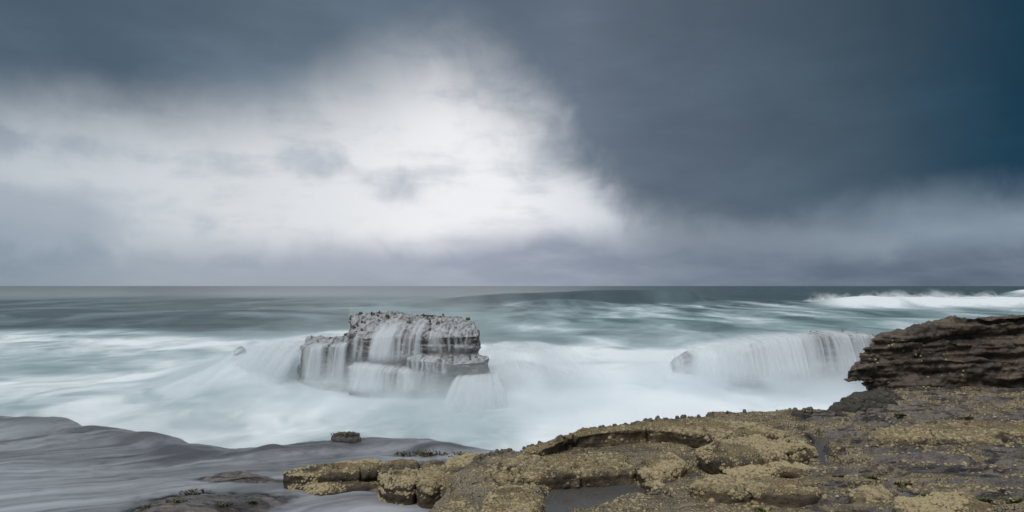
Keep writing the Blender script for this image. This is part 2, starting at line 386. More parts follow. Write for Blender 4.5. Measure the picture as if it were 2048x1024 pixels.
def pool_mat():
    m, g = new_mat('still pool water')
    a = g.n('ShaderNodeAttribute', attribute_name='veil').outputs['Fac']
    b = g.n('ShaderNodeBsdfPrincipled'); b.inputs['Base Color'].default_value = (.10, .10, .10, 1); b.inputs['Roughness'].default_value = .12; b.inputs['IOR'].default_value = 1.33
    tp = g.n('ShaderNodeBsdfTransparent'); ms = g.n('ShaderNodeMixShader'); g.put(ms.inputs[0], g.m('MULTIPLY', a, .72))
    g.t.links.new(tp.outputs[0], ms.inputs[1]); g.t.links.new(b.outputs[0], ms.inputs[2])
    o = g.n('ShaderNodeOutputMaterial'); g.t.links.new(ms.outputs[0], o.inputs[0]); return m
M_pool = pool_mat()

# ------------------------------------------------------------------ the sea
def build_sea():
    s = np.concatenate([[.15, .3, .6], 1+np.cumsum(np.linspace(.55, 1.35, 470))]); s = s[s < 440]
    px = np.concatenate([np.linspace(-2600, -180, 60), np.arange(-160, 2210, 3.6), np.linspace(2230, 4600, 60)])
    PX, S = np.meshgrid(px, s); Y = CAMZ*FOC/S; X = (PX-CX)/FOC*Y; lY = np.log(Y)
    def bell(v, c, w): return np.exp(-((v-c)/w)**2)
    def abell(v, c, wn, wf): return np.where(v < c, np.exp(-((v-c)/wn)**2), np.exp(-((v-c)/wf)**2))
    z = .16*fbm(X/9, Y/6, 0, 4)+.5*fbm(X/40, Y/22, 3, 3)*ss(40, 90, Y)*(1-.6*ss(300, 900, Y))
    z += .8*fbm(X/150, Y/70, 5, 3)*ss(250, 700, Y)
    # the unbroken swell standing up before the horizon, and the breaker on the right
    w1 = ss(800, 1060, PX)*(1-ss(1370, 1420, PX))*(.72+.28*ss(1000, 1250, PX)); c1 = 172+6*fbm(PX/120, 0, 1, 2)
    z += 3.0*w1*(.95+.05*fbm(PX/90, 0, 4, 3))*abell(Y, c1, 11, 22)
    w4 = ss(1020, 1090, PX)*(1-ss(1150, 1260, PX)); z += 1.0*w4*abell(Y, 138, 5, 12)
    w2 = ss(1560, 1700, PX); c2 = 138+4*fbm(PX/160, 0, 9, 2)
    z += (1.7+.3*fbm(PX/60, 0, 11, 4))*w2*abell(Y, c2, 8, 14)
    z += 1.3*ss(1980, 2060, PX)*abell(Y, 330, 12, 30)*1.8
    z += .9*(1-ss(500, 800, PX))*abell(Y, 78, 14, 30)+.5*(1-ss(700, 1000, PX))*abell(Y, 150, 25, 50)
    # water heaped over hidden reefs: left and right of the central rock, behind the right-hand fall
    z += 1.25*ss(1430, 1500, PX)*ss(26.2, 27.6, Y)*(1-ss(30, 42, Y))
    z += .95*bell(PX, 1030, 95)*abell(Y, 28.5, 4.2, 5)
    z += 1.12*bell(PX, 500, 120)*abell(Y, 28.8, 5.0, 5)
    z += .75*bell(PX, 1310, 130)*abell(Y, 27.8, 4, 5)
    z = np.where(Y < 16, z-.5*ss(16, 13, Y), z)
    # foam cover
    q = fbm(X/26+.6*fbm(X/30, Y/30, 2, 2), Y/9, 7, 5, .55)             # broad drifting patches
    st = fbm(X/9+.5*fbm(X/12, Y/8, 8, 2), Y/1.6, 1, 5, .55)              # shore-parallel streaks
    wq = .8*fbm(X/14, lY*5, 6, 3)
    stf = fbm(X/5+wq, lY*5.5+.6*wq, 2, 5, .62)
    st = np.where(Y > 34, .5*stf+.5*fbm(X/3+wq, lY*9+wq, 9, 4, .6), st)
    near = 1-ss(40, 66, Y+5*q*2)
    edge_l = 62-6*ss(200, 500, PX)+10*ss(560, 700, PX)
    nl = 1-ss(edge_l-8, edge_l+1.5, Y+2.5*q)
    nr = 1-ss(38, 60, Y+14*q+9*fbm(X/4, lY*6, 33, 4, .6))
    wr = ss(640, 960, PX)
    near = nl*(1-wr)+nr*wr
    sw = fbm(X/2.6+1.2*fbm(X/5, Y/8, 3, 3), Y/4.5+.8*fbm(X/4, Y/7, 13, 3), 5, 5, .6)
    foam = near*(.76+.30*st*ss(18, 40, Y)+.30*q+.55*sw)
    calm = ss(.0, .55, fbm(X/11+9, Y/7, 4, 4))*(1-ss(560, 1000, PX)*.6)   # greener patches in the left basin
    foam -= near*.28*calm
    foam += .38*near*ss(960, 1100, PX)
    foam -= .38*bell(PX, 830, 75)*bell(Y, 22.6, 1.3)*(.7+.8*sw)
    # streaked surf on the right between the reef and the swell
    mid = (1-ss(150, 190, Y))*ss(36, 44, Y)*ss(900, 1060, PX)
    foam = np.maximum(foam, mid*np.clip(.34+.62*stf+.40*st, 0, .85))
    midl = ss(40, 60, Y)*(1-ss(95, 330, Y))*(1-ss(880, 1080, PX))
    foam = np.maximum(foam, midl*np.clip(.03+.35*stf+.20*ss(350, 700, PX), 0, .5))
    foam = np.maximum(foam, w2*np.clip((1.5*abell(Y, c2-3, 16, 7))*(.8+.5*stf), 0, 1)*.95)
    foam = np.maximum(foam, ss(1700, 1900, PX)*(1-ss(100, 140, Y))*ss(50, 70, Y)*np.clip(.42+.7*stf, 0, .9))
    foam = np.maximum(foam, ss(1990, 2050, PX)*abell(Y, 330, 25, 14))
    foam *= 1-.8*w4*abell(Y, 138, 10, 14)
    face = w1*abell(Y, c1-4, 14, 8); foam *= 1-.95*ss(0, .5, face)
    teal = np.clip(.25+.75*(1-ss(70, 170, Y))+.4*stf+.35*w1*ss(1150, 1330, PX)*abell(Y, c1-4, 14, 8), 0, 1)
    teal = teal*(1-.45*ss(.1, .6, face)*(1-ss(1250, 1380, PX)))
    teal = np.where((PX < 700) & (Y > 58), np.clip(.22-.12*ss(60, 500, Y)+.4*q, 0, 1), teal)
    v = np.stack([X, Y, z], -1).reshape(-1, 3)
    o = mesh_obj('sea', v, grid_faces(len(s), len(px))[:, ::-1], M_sea)
    attr(o, 'foam', np.clip(foam, 0, 1)); attr(o, 'teal', teal)
    tag(o, 'grey green storm sea churned to white foam around the rocks', None, None, 'structure')
    return o
build_sea()

# ------------------------------------------------------------------ the rock shelf and the water on it
def W(pts, z): return [at(a, b, z)[:2] for a, b in pts]
UP = W([(1030, 897), (1075, 884), (1150, 862), (1220, 850), (1400, 834), (1520, 824), (1600, 829), (1660, 824), (1700, 806), (1745, 796), (1760, 775)], 1.5) + \
     [(12, 22), (30, 22), (30, 4), (-1.4, 4)] + W([(850, 1040), (880, 1000), (900, 960), (960, 925)], 1.4)
MIDP = W([(960, 903), (800, 905), (700, 918), (590, 930), (610, 950), (740, 962), (850, 985)], 1.1) + [(-.5, 6.0), (1, 6), (1, 11)]
LOWP = [(-40, 25)] + W([(-400, 800), (0, 822), (90, 830), (180, 848), (290, 858), (400, 884), (470, 887), (540, 882), (620, 874), (700, 876), (760, 866), (830, 866), (930, 886), (1040, 892)], .8) + [(2, 12), (2, 3), (-40, 3)]
def low_base(X, Y):
    h = .62+.21*(1-ss(10.3, 13.6, Y))+.05*fbm(X/2.2, Y/1.5, 2, 4)+.05*np.maximum(0, fbm(X*.9+3, Y*1.3, 8, 4))
    e = sdf(LOWP, X, Y); h = h+.22*np.maximum(0, fbm(X*.75+1, Y*1.1, 18, 3)-.05)*np.exp(-((e-.55)/.6)**2)
    for px, py, sx, sy, a in ((330, 872, 1.0, .35, .12), (250, 862, 1.0, .3, .07), (560, 893, .6, .4, .12), (650, 890, .5, .35, .12), (790, 878, .7, .45, .15), (870, 886, .5, .35, .10), (740, 905, .5, .3, .08),
                              (120, 835, 2.0, .5, .12), (690, 866, .45, .25, .16)):
        c = at(px, py, .85); h = h+a*np.exp(-((X-c[0])/sx)**2-((Y-c[1])/sy)**2)
    for px, py, sx, sy, a in ((430, 1022, .95, .55, .20), (345, 1045, .6, .4, .14), (470, 963, .5, .2, .20), (550, 970, .5, .16, .12), (330, 1070, .6, .4, .2)):
        c = at(px, py, .85); h = h+a*np.exp(-(np.abs((X-c[0])/sx))**3-(np.abs((Y-c[1])/sy))**3)
    return h
POOLS = [(W([(1095, 985), (1140, 972), (1200, 966), (1270, 958), (1300, 972), (1300, 1000), (1230, 1018), (1160, 1040), (1085, 1070), (1050, 1040)], 1.36), 1.385),
         (W([(1625, 880), (1645, 875), (1690, 878), (1690, 890), (1650, 900), (1660, 925), (1700, 945), (1660, 950), (1615, 925)], 1.42), 1.435),
         (W([(1372, 948), (1395, 942), (1405, 958), (1380, 966)], 1.4), 1.41),
         (W([(1580, 838), (1680, 836), (1690, 846), (1600, 850)], 1.45), 1.455)]
def shelf_h(X, Y):
    lo = low_base(X, Y)
    wob = .10*fbm(X*1.1, Y*1.1, 3, 4)
    sl = sdf(LOWP, X, Y)+wob; h = -1.0+(lo+1.0)*ss(-.45, .05, sl)
    mi = .98+.09*fbm(X*.9, Y*.9, 12, 5); h = np.maximum(h, np.where(1 > 0, -1.0+(mi+1.0)*ss(-.22, .06, sdf(MIDP, X, Y)+wob), 0))
    d = sdf(UP, X, Y)+wob*1.2
    up = 1.50+.08*fbm(X*.7, Y*.7, 21, 5)+.025*fbm(X*4, Y*4, 22, 4)+.05*np.clip((X-3)/6, 0, 1)
    # bedding steps running across the right side
    bed = (Y*.9+.22*X*.3+.5*fbm(X*.35, Y*.5, 31, 3))*2.2; fr = bed-np.floor(bed)
    up = up+.13*ss(2.0, 4.5, X)*(ss(0, .12, fr)-fr)*(.5+.8*np.abs(fbm(X*.5, np.floor(bed)*3.1, 40, 2)))
    # ridged crack network
    cr = np.abs(fbm(X*.75+.3*fbm(X*2, Y*2, 1, 2), Y*1.05, 50, 3)); up = up-.11*(1-ss(.0, .055, cr))
    for poly, zw in POOLS:
        up = up-(up-(zw-.07))*ss(-.06, .12, sdf(poly, X, Y)+.05*fbm(X*3, Y*3, 9, 3))
    h = np.maximum(h, -1.0+(up+1.0)*ss(-.20, .05, d))
    h = h+.034*fbm(X*6, Y*6, 61, 4)+.012*np.maximum(0, fbm(X*19, Y*19, 66, 3))
    return h
def fan(y0, y1, nr, px0, px1, step):
    t = np.linspace(0, 1, nr); Y = 1/((1-t)/y0+t/y1); px = np.arange(px0, px1, step)
    PX, YY = np.meshgrid(px, Y); return (PX-CX)/FOC*YY, YY, nr, len(px)
X, Y, nr, nc = fan(5.4, 20, 580, -360, 2420, 3.6)
Hs = shelf_h(X, Y)
shelf = mesh_obj('rock_shelf', np.stack([X, Y, Hs], -1).reshape(-1, 3), grid_faces(nr, nc), M_shelf)
cm = .67*(1-ss(.36, .50, X/Y))+.50*ss(.36, .50, X/Y)+.26*fbm(X*.5, Y*.8, 77, 3); cm = cm*ss(1.0, 1.3, Hs)+.12*(1-ss(1.0, 1.3, Hs)); attr(shelf, 'crustmap', cm)
tag(shelf, 'wet brown rock shelf crusted with tan barnacles in the foreground', None, None, 'structure')

def build_wash():
    X, Y, nr, nc = fan(5.5, 20, 420, -420, 1110, 3.4)
    rock = shelf_h(X, Y)
    # smooth flowing surface: follows the stone softened, level between
    lo = low_base(X, Y)
    mound = np.zeros_like(X)
    surf = .70+.98*(lo-.62)+.03*ss(2, 5, sdf(LOWP, X, Y))
    for px, py, sx, sy, a in ((430, 1022, .95, .55, .20), (345, 1045, .6, .4, .14), (470, 963, .5, .2, .20), (550, 970, .5, .16, .12), (330, 1070, .6, .4, .2)):
        c = at(px, py, .85); mound += a*np.exp(-(np.abs((X-c[0])/sx))**3-(np.abs((Y-c[1])/sy))**3)
    surf = surf-.95*mound
    surf += .012*fbm(X*.8, Y*2.5, 5, 4)
    fl = X*.92+Y*.38; ac = Y*.92-X*.38                       # flow runs down to the left
    wv = .5*fbm(X*.45, Y*.6, 4, 3)
    st = .75*fbm(fl*.22, (ac+wv)*1.7, 2, 5, .62)+.45*fbm(fl*.35, (ac+wv)*7, 6, 4, .55)
    surf += .004*st
    sl = sdf(LOWP, X, Y)+.10*fbm(X*1.1, Y*1.1, 3, 4)
    surf = np.where(sl < .05, -1.2+(surf+1.2)*ss(-.55, .05, sl), surf)
    depth = surf-rock
    a = ss(-.012, .07, depth)
    hump = ss(.03, .14, lo-.62-.21*(1-ss(10.3, 13.6, Y))-mound)
    sl0 = sdf(LOWP, X, Y)
    streak = np.clip(.20+.26*ss(.2, 2.2, sl0)+.95*st+.25*fbm(X*.3, Y*.5, 3, 3)-.25*hump, 0, 1)
    streak *= ss(.0, .10, depth)
    o = mesh_obj('tidal_wash', np.stack([X, Y, surf], -1).reshape(-1, 3), grid_faces(nr, nc), M_wash)
    attr(o, 'veil', a*.93); attr(o, 'streak', streak)
    tag(o, 'smooth grey water draining across the low rock shelf', None, None, 'structure')
build_wash()
PL = ('largest tide pool at the bottom edge in front of the long flat slab', 'narrow tide pool right of the broad rounded boulder', 'tiny tide pool between knobbly boulder and thick block', 'thin tide pool near the shelf rim left of the dark ledge')
for (poly, zw), pl in zip(POOLS, PL):
    p = np.array(poly); x = np.linspace(p[:, 0].min()-.25, p[:, 0].max()+.25, 50); y = np.linspace(p[:, 1].min()-.25, p[:, 1].max()+.25, 50)
    X, Y = np.meshgrid(x, y); o = mesh_obj('tide_pool', np.stack([X, Y, X*0+zw], -1).reshape(-1, 3), grid_faces(50, 50), M_pool)
    attr(o, 'veil', ss(-.2, -.08, sdf(poly, X, Y))); tag(o, pl, None, None, 'structure')

# ------------------------------------------------------------------ central sea rock
def stack_disp(a1, a2, strata=.06):
    def f(p, n, q):
        x, y, z = p.T
        if q == 0:
            d = a1*fbm(x*.9, y*.9, z*1.3, 4)
            hz = 1-np.abs(n[:, 2])
            d = d+strata*hz*fbm(x*.5, y*.5, z*5.5, 4)
            return p+n*d[:, None]
        return p+n*(a2*fbm(x*5.5, y*5.5, z*7, 4))[:, None]
    return f
def P3(pts): return [atY(*p) for p in pts]
central = rock_from('sea_rock', [
    prism(P3([(703, 628, 29.6), (790, 626, 29.8), (868, 627, 29.8), (946, 642, 28.4), (950, 656, 26.9), (958, 670, 26.0), (905, 672, 25.7), (856, 674, 25.7), (846, 664, 25.9), (780, 672, 25.9), (722, 676, 26.1), (696, 668, 27.0)]), -.6, .10),
    prism(P3([(612, 670, 27.6), (690, 672, 27.6), (696, 690, 25.7), (640, 694, 25.4), (604, 694, 25.8)]), -.6, .25),
    prism(P3([(694, 727, 26.2), (790, 727, 26.4), (885, 728, 26.2), (905, 752, 24.5), (830, 748, 24.5), (760, 741, 24.7), (696, 736, 24.8)]), -.6, .02),
    prism(P3([(815, 706, 26.4), (955, 706, 26.4), (974, 709, 25.4), (980, 716, 24.4), (960, 725, 23.9), (920, 729, 23.8), (882, 726, 23.9), (815, 721, 24.7)]), .86, -.10),
    prism(P3([(895, 752, 25.4), (985, 750, 25.2), (1000, 755, 23.9), (960, 762, 23.4), (915, 760, 23.5)]), -.6, .3),
], .034, M_stack, stack_disp(.26, .06, .12), 'large blocky grey sea rock streaming with water in the middle of the foam')
reef = rock_from('sea_rock', [
    prism(P3([(1462, 712, 28.5), (1520, 682, 28.8), (1620, 668, 29), (1740, 668, 29), (1760, 676, 26.6), (1700, 676, 26.4), (1640, 677, 26.5), (1570, 686, 26.5), (1500, 702, 26.4), (1450, 728, 26.6)]), -.6, .35),
    prism(P3([(1620, 664, 28), (1690, 664, 28), (1745, 668, 28), (1750, 674, 26.6), (1680, 674, 26.4), (1622, 672, 26.6)]), -.6, .2),
], .04, M_stack, stack_disp(.14, .05, .10), 'low reef rock under a broad curtain of water left of the dark ledge')
small = rock_from('sea_rock', [prism(P3([(1345, 722, 28), (1368, 703, 28.4), (1388, 703, 28), (1384, 718, 27.0), (1350, 732, 26.8)]), -.6, .5)], .04, M_stack, stack_disp(.14, .05), 'small sloping rock half lost in white foam right of centre')
tiny = rock_from('sea_rock', [prism(P3([(468, 701, 29.5), (483, 691, 29.8), (491, 695, 29.5), (471, 706, 28.8)]), -.6, .3)], .04, M_stack, stack_disp(.08, .03), 'tiny dark rock tip poking out of the foam far left of the central rock')

# ------------------------------------------------------------------ dark ledge on the right
def cliff_disp(p, n, q):
    x, y, z = p.T
    if q == 0:
        hz = 1-np.abs(n[:, 2]); zz = z+.10*np.sin(x*.8)+.16*(x-9)*.5*np.sin(x*.45)+.12*fbm(x*.5, y*.5, 2, 2)
        s = fbm(x*.35, y*.35, zz*7.5, 4, .55)
        blk = fbm(x*1.3, y*1.3, zz*3.0, 4)
        d = .11*hz*s+.20*blk+.10*fbm(x*.5, y*.5, z*.9, 2)
        return p+n*d[:, None]
    hz = 1-np.abs(n[:, 2]); zz = z+.10*np.sin(x*.8)+.05*(x-9)*np.sin(x*.45)+.24*fbm(x*.6, y*.6, z*.5, 3)
    msk = ss(-.25, .3, fbm(x*.7, y*.7, z*1.4, 3)); k = zz*7.5+.5*fbm(x*.8, y*.8, z*.5, 3); fl = np.floor(k); fr = k-fl
    led = .5*vn(fl*3.7, x*.8+fl*7, y*.8)+.35*(fr-.5)
    k2 = zz*19+.5*fbm(x*1.4, y*1.4, z, 3); led2 = vn(np.floor(k2)*5.1, x*1.6, y*1.6)
    blk = np.floor(x*1.1+2.0*vn(fl*2.3, 4, 9)+.4*vn(x*3, z*3, 2)); jt = vn(blk*3.3, fl*1.9, 7)
    return p+n*(.13*msk*hz*led+.10*hz*jt+.035*(1-msk)*hz*led2+.085*fbm(x*4.0, y*4.0, z*5, 5, .62))[:, None]
cliff = rock_from('rock_ledge', [
    prism(P3([(1748, 674, 16.4), (1800, 662, 16.2), (1900, 645, 16.3), (1990, 629, 16.2), (2100, 624, 16.1), (2350, 610, 15.8), (2500, 606, 20), (2200, 618, 21), (1900, 644, 20.5), (1775, 668, 19)]), 2.2, .05),
    prism(P3([(1728, 694, 16.2), (1800, 690, 16.1), (1950, 685, 16.1), (2100, 680, 16.0), (2350, 680, 15.7), (2400, 660, 20), (1760, 675, 19)]), 1.95, .0),
    prism(P3([(1694, 742, 15.7), (1730, 726, 15.9), (1850, 716, 15.9), (2000, 722, 15.85), (2150, 720, 15.8), (2350, 720, 15.6), (2400, 690, 20), (1760, 690, 18), (1712, 724, 16.3)]), 1.78, .0),
    prism(P3([(1735, 755, 16.0), (1850, 755, 15.85), (2000, 757, 15.9), (2350, 750, 15.8), (2380, 700, 20), (1780, 700, 18)]), .8, .1),
], .030, M_cliff, cliff_disp, 'dark brown layered rock ledge rising at the right edge')

# ------------------------------------------------------------------ boulders and blocks of the foreground
def bd(p, n, q):
    x, y, z = p.T
    k = min(1.0, (x.max()-x.min())/1.3)
    if q == 0:
        cr = np.abs(fbm(x*.8+.25*vn(x*2, y*2, 1), y*1.1, 3, 3)); c2 = np.abs(fbm(x*.5+9, y*.8+.3*vn(x*3, y*3, 5), 8, 2))
        cut = .11*k*((1-ss(.0, .05, cr))+.8*(1-ss(.0, .03, c2)))
        return p+n*(-cut+k*.085*fbm(x*1.2, y*1.2, z*1.6, 4)+.045*k*fbm(x*3.3+7, y*3.3, z*3, 3)+.02*fbm(x*.6, y*.6, z*14, 3)*(1-np.abs(n[:, 2])))[:, None]
    return p+n*(.034*fbm(x*7, y*7, z*7, 4)+.010*np.maximum(0, fbm(x*21, y*21, z*21, 3)))[:, None]
ROCKS = []
def boulder(label, parts, voxel=.018, mat=None, name='boulder', nb=90, ns=1500):
    o = rock_from(name, parts, voxel, mat or M_boulder, bd, label, 'boulders on the rock shelf'); ROCKS.append((o, nb, ns)); return o
BP = boulder_parts
boulder('long low slab with a dark undercut face along the shelf rim', [
    BP([(1048, 895), (1080, 879), (1150, 863), (1220, 852), (1300, 846), (1400, 843), (1480, 842), (1560, 852), (1575, 866), (1500, 871), (1420, 872), (1370, 868), (1330, 862), (1270, 861), (1200, 866), (1130, 878), (1080, 898)], 1.70, 1.30, .08, .02, .14)], nb=120, ns=2500)
boulder('broad rounded tan boulder beside the narrow pool on the shelf', [
    BP([(1397, 896), (1420, 881), (1487, 873), (1575, 870), (1610, 875), (1629, 886), (1622, 898), (1560, 906), (1480, 915), (1420, 912)], 1.72, 1.32, .12, .05, .03)], nb=120, ns=2500)
boulder('low barnacled mound hugging the front of the broad rounded boulder', [
    BP([(1440, 934), (1470, 921), (1530, 918), (1600, 925), (1634, 936), (1600, 946), (1500, 950), (1450, 946)], 1.57, 1.3, .10, .04)])
boulder('knobbly tan boulder standing between slab and broad rounded boulder', [
    BP([(1274, 927), (1290, 912), (1335, 902), (1366, 912), (1372, 928), (1340, 938), (1290, 942)], 1.62, 1.3, .12, .04, .05)])
boulder('small knobbly rock at the end of the large foreground pool', [
    BP([(1287, 955), (1310, 946), (1340, 947), (1350, 957), (1330, 966), (1295, 966)], 1.52, 1.3, .07, .03)], nb=40, ns=500)
boulder('thick block with dark left face in the bottom middle of shelf', [
    BP([(1378, 964), (1420, 951), (1500, 944), (1570, 949), (1622, 957), (1642, 974), (1600, 990), (1500, 982), (1420, 977)], 1.66, 1.3, .08, .04, .0)], nb=160, ns=3000)
boulder('long flat tan slab behind the large foreground pool', [
    BP([(985, 940), (1010, 917), (1080, 907), (1180, 906), (1240, 912), (1269, 925), (1262, 937), (1180, 945), (1100, 950), (1030, 958), (1000, 962)], 1.58, 1.2, .08, .03, .0)], nb=160, ns=3000)
boulder('smooth domed tan boulder at the left tip of the foreground pool', [
    BP([(968, 988), (982, 968), (1010, 960), (1050, 964), (1080, 980), (1091, 1002), (1070, 1028), (1020, 1052), (970, 1050), (962, 1015)], 1.66, 1.0, .16, .06, .0)], nb=130, ns=2500)
boulder('cracked tan block left of the domed boulder at bottom edge', [
    BP([(852, 1030), (882, 1004), (905, 988), (955, 962), (965, 985), (957, 1032), (900, 1066), (850, 1066)], 1.50, .8, .12, .04)], nb=90, ns=1800)
boulder('squat tan block at the water edge right of the long step', [
    BP([(760, 934), (776, 920), (828, 916), (840, 928), (832, 954), (820, 964), (776, 962), (758, 950)], 1.27, .6, .07, .02)], nb=60, ns=1200)
boulder('upright split tan block between squat block and pale flat slab', [
    BP([(842, 926), (876, 918), (898, 930), (890, 955), (878, 968), (842, 970), (834, 950)], 1.28, .6, .06, .02)], nb=50, ns=900)
boulder('pale wet flat slab between cracked block and long flat slab', [
    BP([(900, 914), (950, 906), (1000, 914), (988, 942), (962, 957), (908, 984), (888, 962), (892, 936)], 1.44, .9, .06, .02)], nb=90, ns=1500)
boulder('long low rock step jutting left into the draining water', [
    BP([(572, 938), (640, 931), (700, 924), (756, 919), (760, 938), (690, 945), (620, 949), (575, 947)], 1.16, .5, .05, .02, .0),
    BP([(606, 968), (640, 957), (700, 951), (757, 948), (760, 968), (700, 973), (640, 980)], 1.0, .5, .06, .02)], nb=90, ns=1500)
boulder('low barnacled ridge in front of the dark layered ledge', [
    BP([(1740, 862), (1800, 848), (1900, 841), (2000, 842), (2110, 850), (2150, 880), (2000, 884), (1900, 878), (1800, 876), (1750, 871)], 1.67, 1.3, .12, .05)], nb=160, ns=3000)
boulder('rough yellow mound at the bottom right of the shelf', [
    BP([(1790, 1004), (1822, 990), (1900, 986), (1970, 1000), (1990, 1030), (1900, 1050), (1800, 1042)], 1.64, 1.35, .09, .04)], nb=130, ns=2000)
boulder('small dark sided rock left of the rough yellow mound', [
    BP([(1702, 982), (1730, 972), (1770, 974), (1782, 986), (1760, 994), (1715, 992)], 1.62, 1.35, .07, .03)], nb=50, ns=700)
boulder('dark shaggy rock tip showing above the draining water', [
    BP([(661, 874), (672, 864), (700, 862), (718, 866), (722, 874), (695, 878)], 0.84, .4, .06, .03)], mat=M_mussel, nb=0, ns=0)
boulder('dark shell crusted rock sloping below the nose of the ledge', [
    BP([(1655, 806), (1690, 787), (1740, 775), (1790, 778), (1800, 800), (1740, 812), (1690, 818)], 1.66, .2, .2, .05, 0, flare=.25)], mat=M_mussel, nb=0, ns=0)

# ------------------------------------------------------------------ shells
def cone_mesh(sides=7):
    v = []; f = []
    for r, z in ((1, -.25), (.86, .3), (.45, .72), (.22, .62)):
        for i in range(sides):
            a = 2*math.pi*i/sides; v.append((r*math.cos(a)*(1+.12*math.sin(3*a)), r*math.sin(a), z))
    for k in range(3):
        for i in range(sides):
            a = k*sides+i; b = k*sides+(i+1) % sides; f.append((a, b, b+sides, a+sides))
    return np.array(v), np.array(f)
CV, CF = cone_mesh()
def shell_data(name, mat, tall=1.0):
    o = mesh_obj(name, CV*np.array([1, 1, tall]), CF, mat); me = o.data; bpy.data.objects.remove(o); return me
ME_barn = shell_data('barnacle', M_barn); ME_sq = shell_data('sea_squirt', M_squirt, 2.0)
def sample(o, n, nzmin=.25, mask=None):
    me = o.data; me.calc_loop_triangles(); p = verts(me).astype(np.float32); T = np.empty(len(me.loop_triangles)*3, np.int32); me.loop_triangles.foreach_get('vertices', T); T = T.reshape(-1, 3)
    if len(T) > 60000: T = T[RNG.choice(len(T), 60000, replace=False)]
    a, b, c = p[T[:, 0]], p[T[:, 1]], p[T[:, 2]]; nn = np.cross(b-a, c-a); ar = np.linalg.norm(nn, axis=1); nn = nn/np.maximum(ar, 1e-9)[:, None]
    loc = np.array(o.location); ctr = (a+b+c)/3+loc
    w = ar*(nn[:, 2] > nzmin)*np.clip(14/np.maximum(ctr[:, 1], 1), .3, 2)
    w = w*np.clip(.7+6*fbm(ctr[:, 0]*1.6, ctr[:, 1]*1.6, ctr[:, 2]*1.6, 3), .02, 3)
    vis = ((-nn*(ctr-np.array([0, 0, CAMZ]))).sum(1) > 0); w = w*vis
    if mask is not None: w = w*mask(ctr)
    if w.sum() <= 0: return np.zeros((0, 3)), np.zeros((0, 3))
    i = RNG.choice(len(T), n, p=w/w.sum()); u = RNG.random((n, 2)); fl = u.sum(1) > 1; u[fl] = 1-u[fl]
    return a[i]+(b[i]-a[i])*u[:, :1]+(c[i]-a[i])*u[:, 1:], nn[i]
def shells(o, nb, ns, r0=.012, r1=.026, me=None, name='barnacle', tall=.8, mask=None, nzmin=.25, mat=None, big=1.35):
    me = me or ME_barn
    if nb:
        P, N = sample(o, nb, nzmin, mask)
        for p, n in zip(P, N):
            c = bpy.data.objects.new(name, me); col.objects.link(c); c.parent = o; c.location = p
            q = Vector(n).lerp(Vector((0, 0, 1)), .35).to_track_quat('Z', 'X'); c.rotation_euler = q.to_euler()
            s = random.uniform(.75, 1)*r1*big; c.scale = (s, s*random.uniform(.85, 1.1), s*tall*random.uniform(.7, 1.2))
    if ns:
        P, N = sample(o, ns, nzmin, mask); k = len(P)
        N = N*.65+np.array([0, 0, .35]); N /= np.linalg.norm(N, axis=1)[:, None]
        t = np.cross(N, RNG.normal(size=(k, 3))); t /= np.linalg.norm(t, axis=1)[:, None]; b = np.cross(N, t)
        r = .6*r0+(r1-.6*r0)*RNG.random(k)**3
        cv = CV if me is ME_barn else CV*np.array([1, 1, 2.0])
        V = P[:, None]+r[:, None, None]*(cv[None, :, :1]*t[:, None]+cv[None, :, 1:2]*b[:, None]+tall*cv[None, :, 2:]*N[:, None])
        F = (CF[None]+(np.arange(k)*len(CV))[:, None, None]).reshape(-1, 4)
        c = mesh_obj(name+'_crust', V.reshape(-1, 3), F, mat or me.materials[0], parent=o); c['kind'] = 'stuff'
for o, nb, ns in ROCKS:
    if nb: shells(o, nb, ns)
upd = lambda c: (sdf(UP, c[:, 0], c[:, 1]) > .05).astype(float)*(np.abs(c[:, 0]/c[:, 1]) < .85)
shells(shelf, 300, 9000, mask=upd, nzmin=.5)
rim = lambda c: ((np.abs(sdf(UP, c[:, 0], c[:, 1])+.02) < .17)*(c[:, 1] > 9.5)*(c[:, 2] > 1.1)).astype(float)
shells(shelf, 260, 3200, .012, .034, ME_sq, 'sea_squirt', .75, rim, .1)
shells(cliff, 90, 500, .012, .024, mask=lambda c: (c[:, 2] > 1.5)*1.0, nzmin=-.2)
shells(central, 60, 60, .02, .06, ME_sq, 'sea_squirt', 1.3, lambda c: (c[:, 2] > 1.0)*1.0, .6, big=1.15)
shells(reef, 26, 0, .03, .06, ME_sq, 'sea_squirt', .8, lambda c: (c[:, 2] > 1.6)*(c[:, 0] > 11.4)*1.0, .5)
for o, nb, ns in ROCKS:
    if not nb: shells(o, 60, 1400, .012, .032, ME_sq, 'sea_squirt', .8, None, -.1)

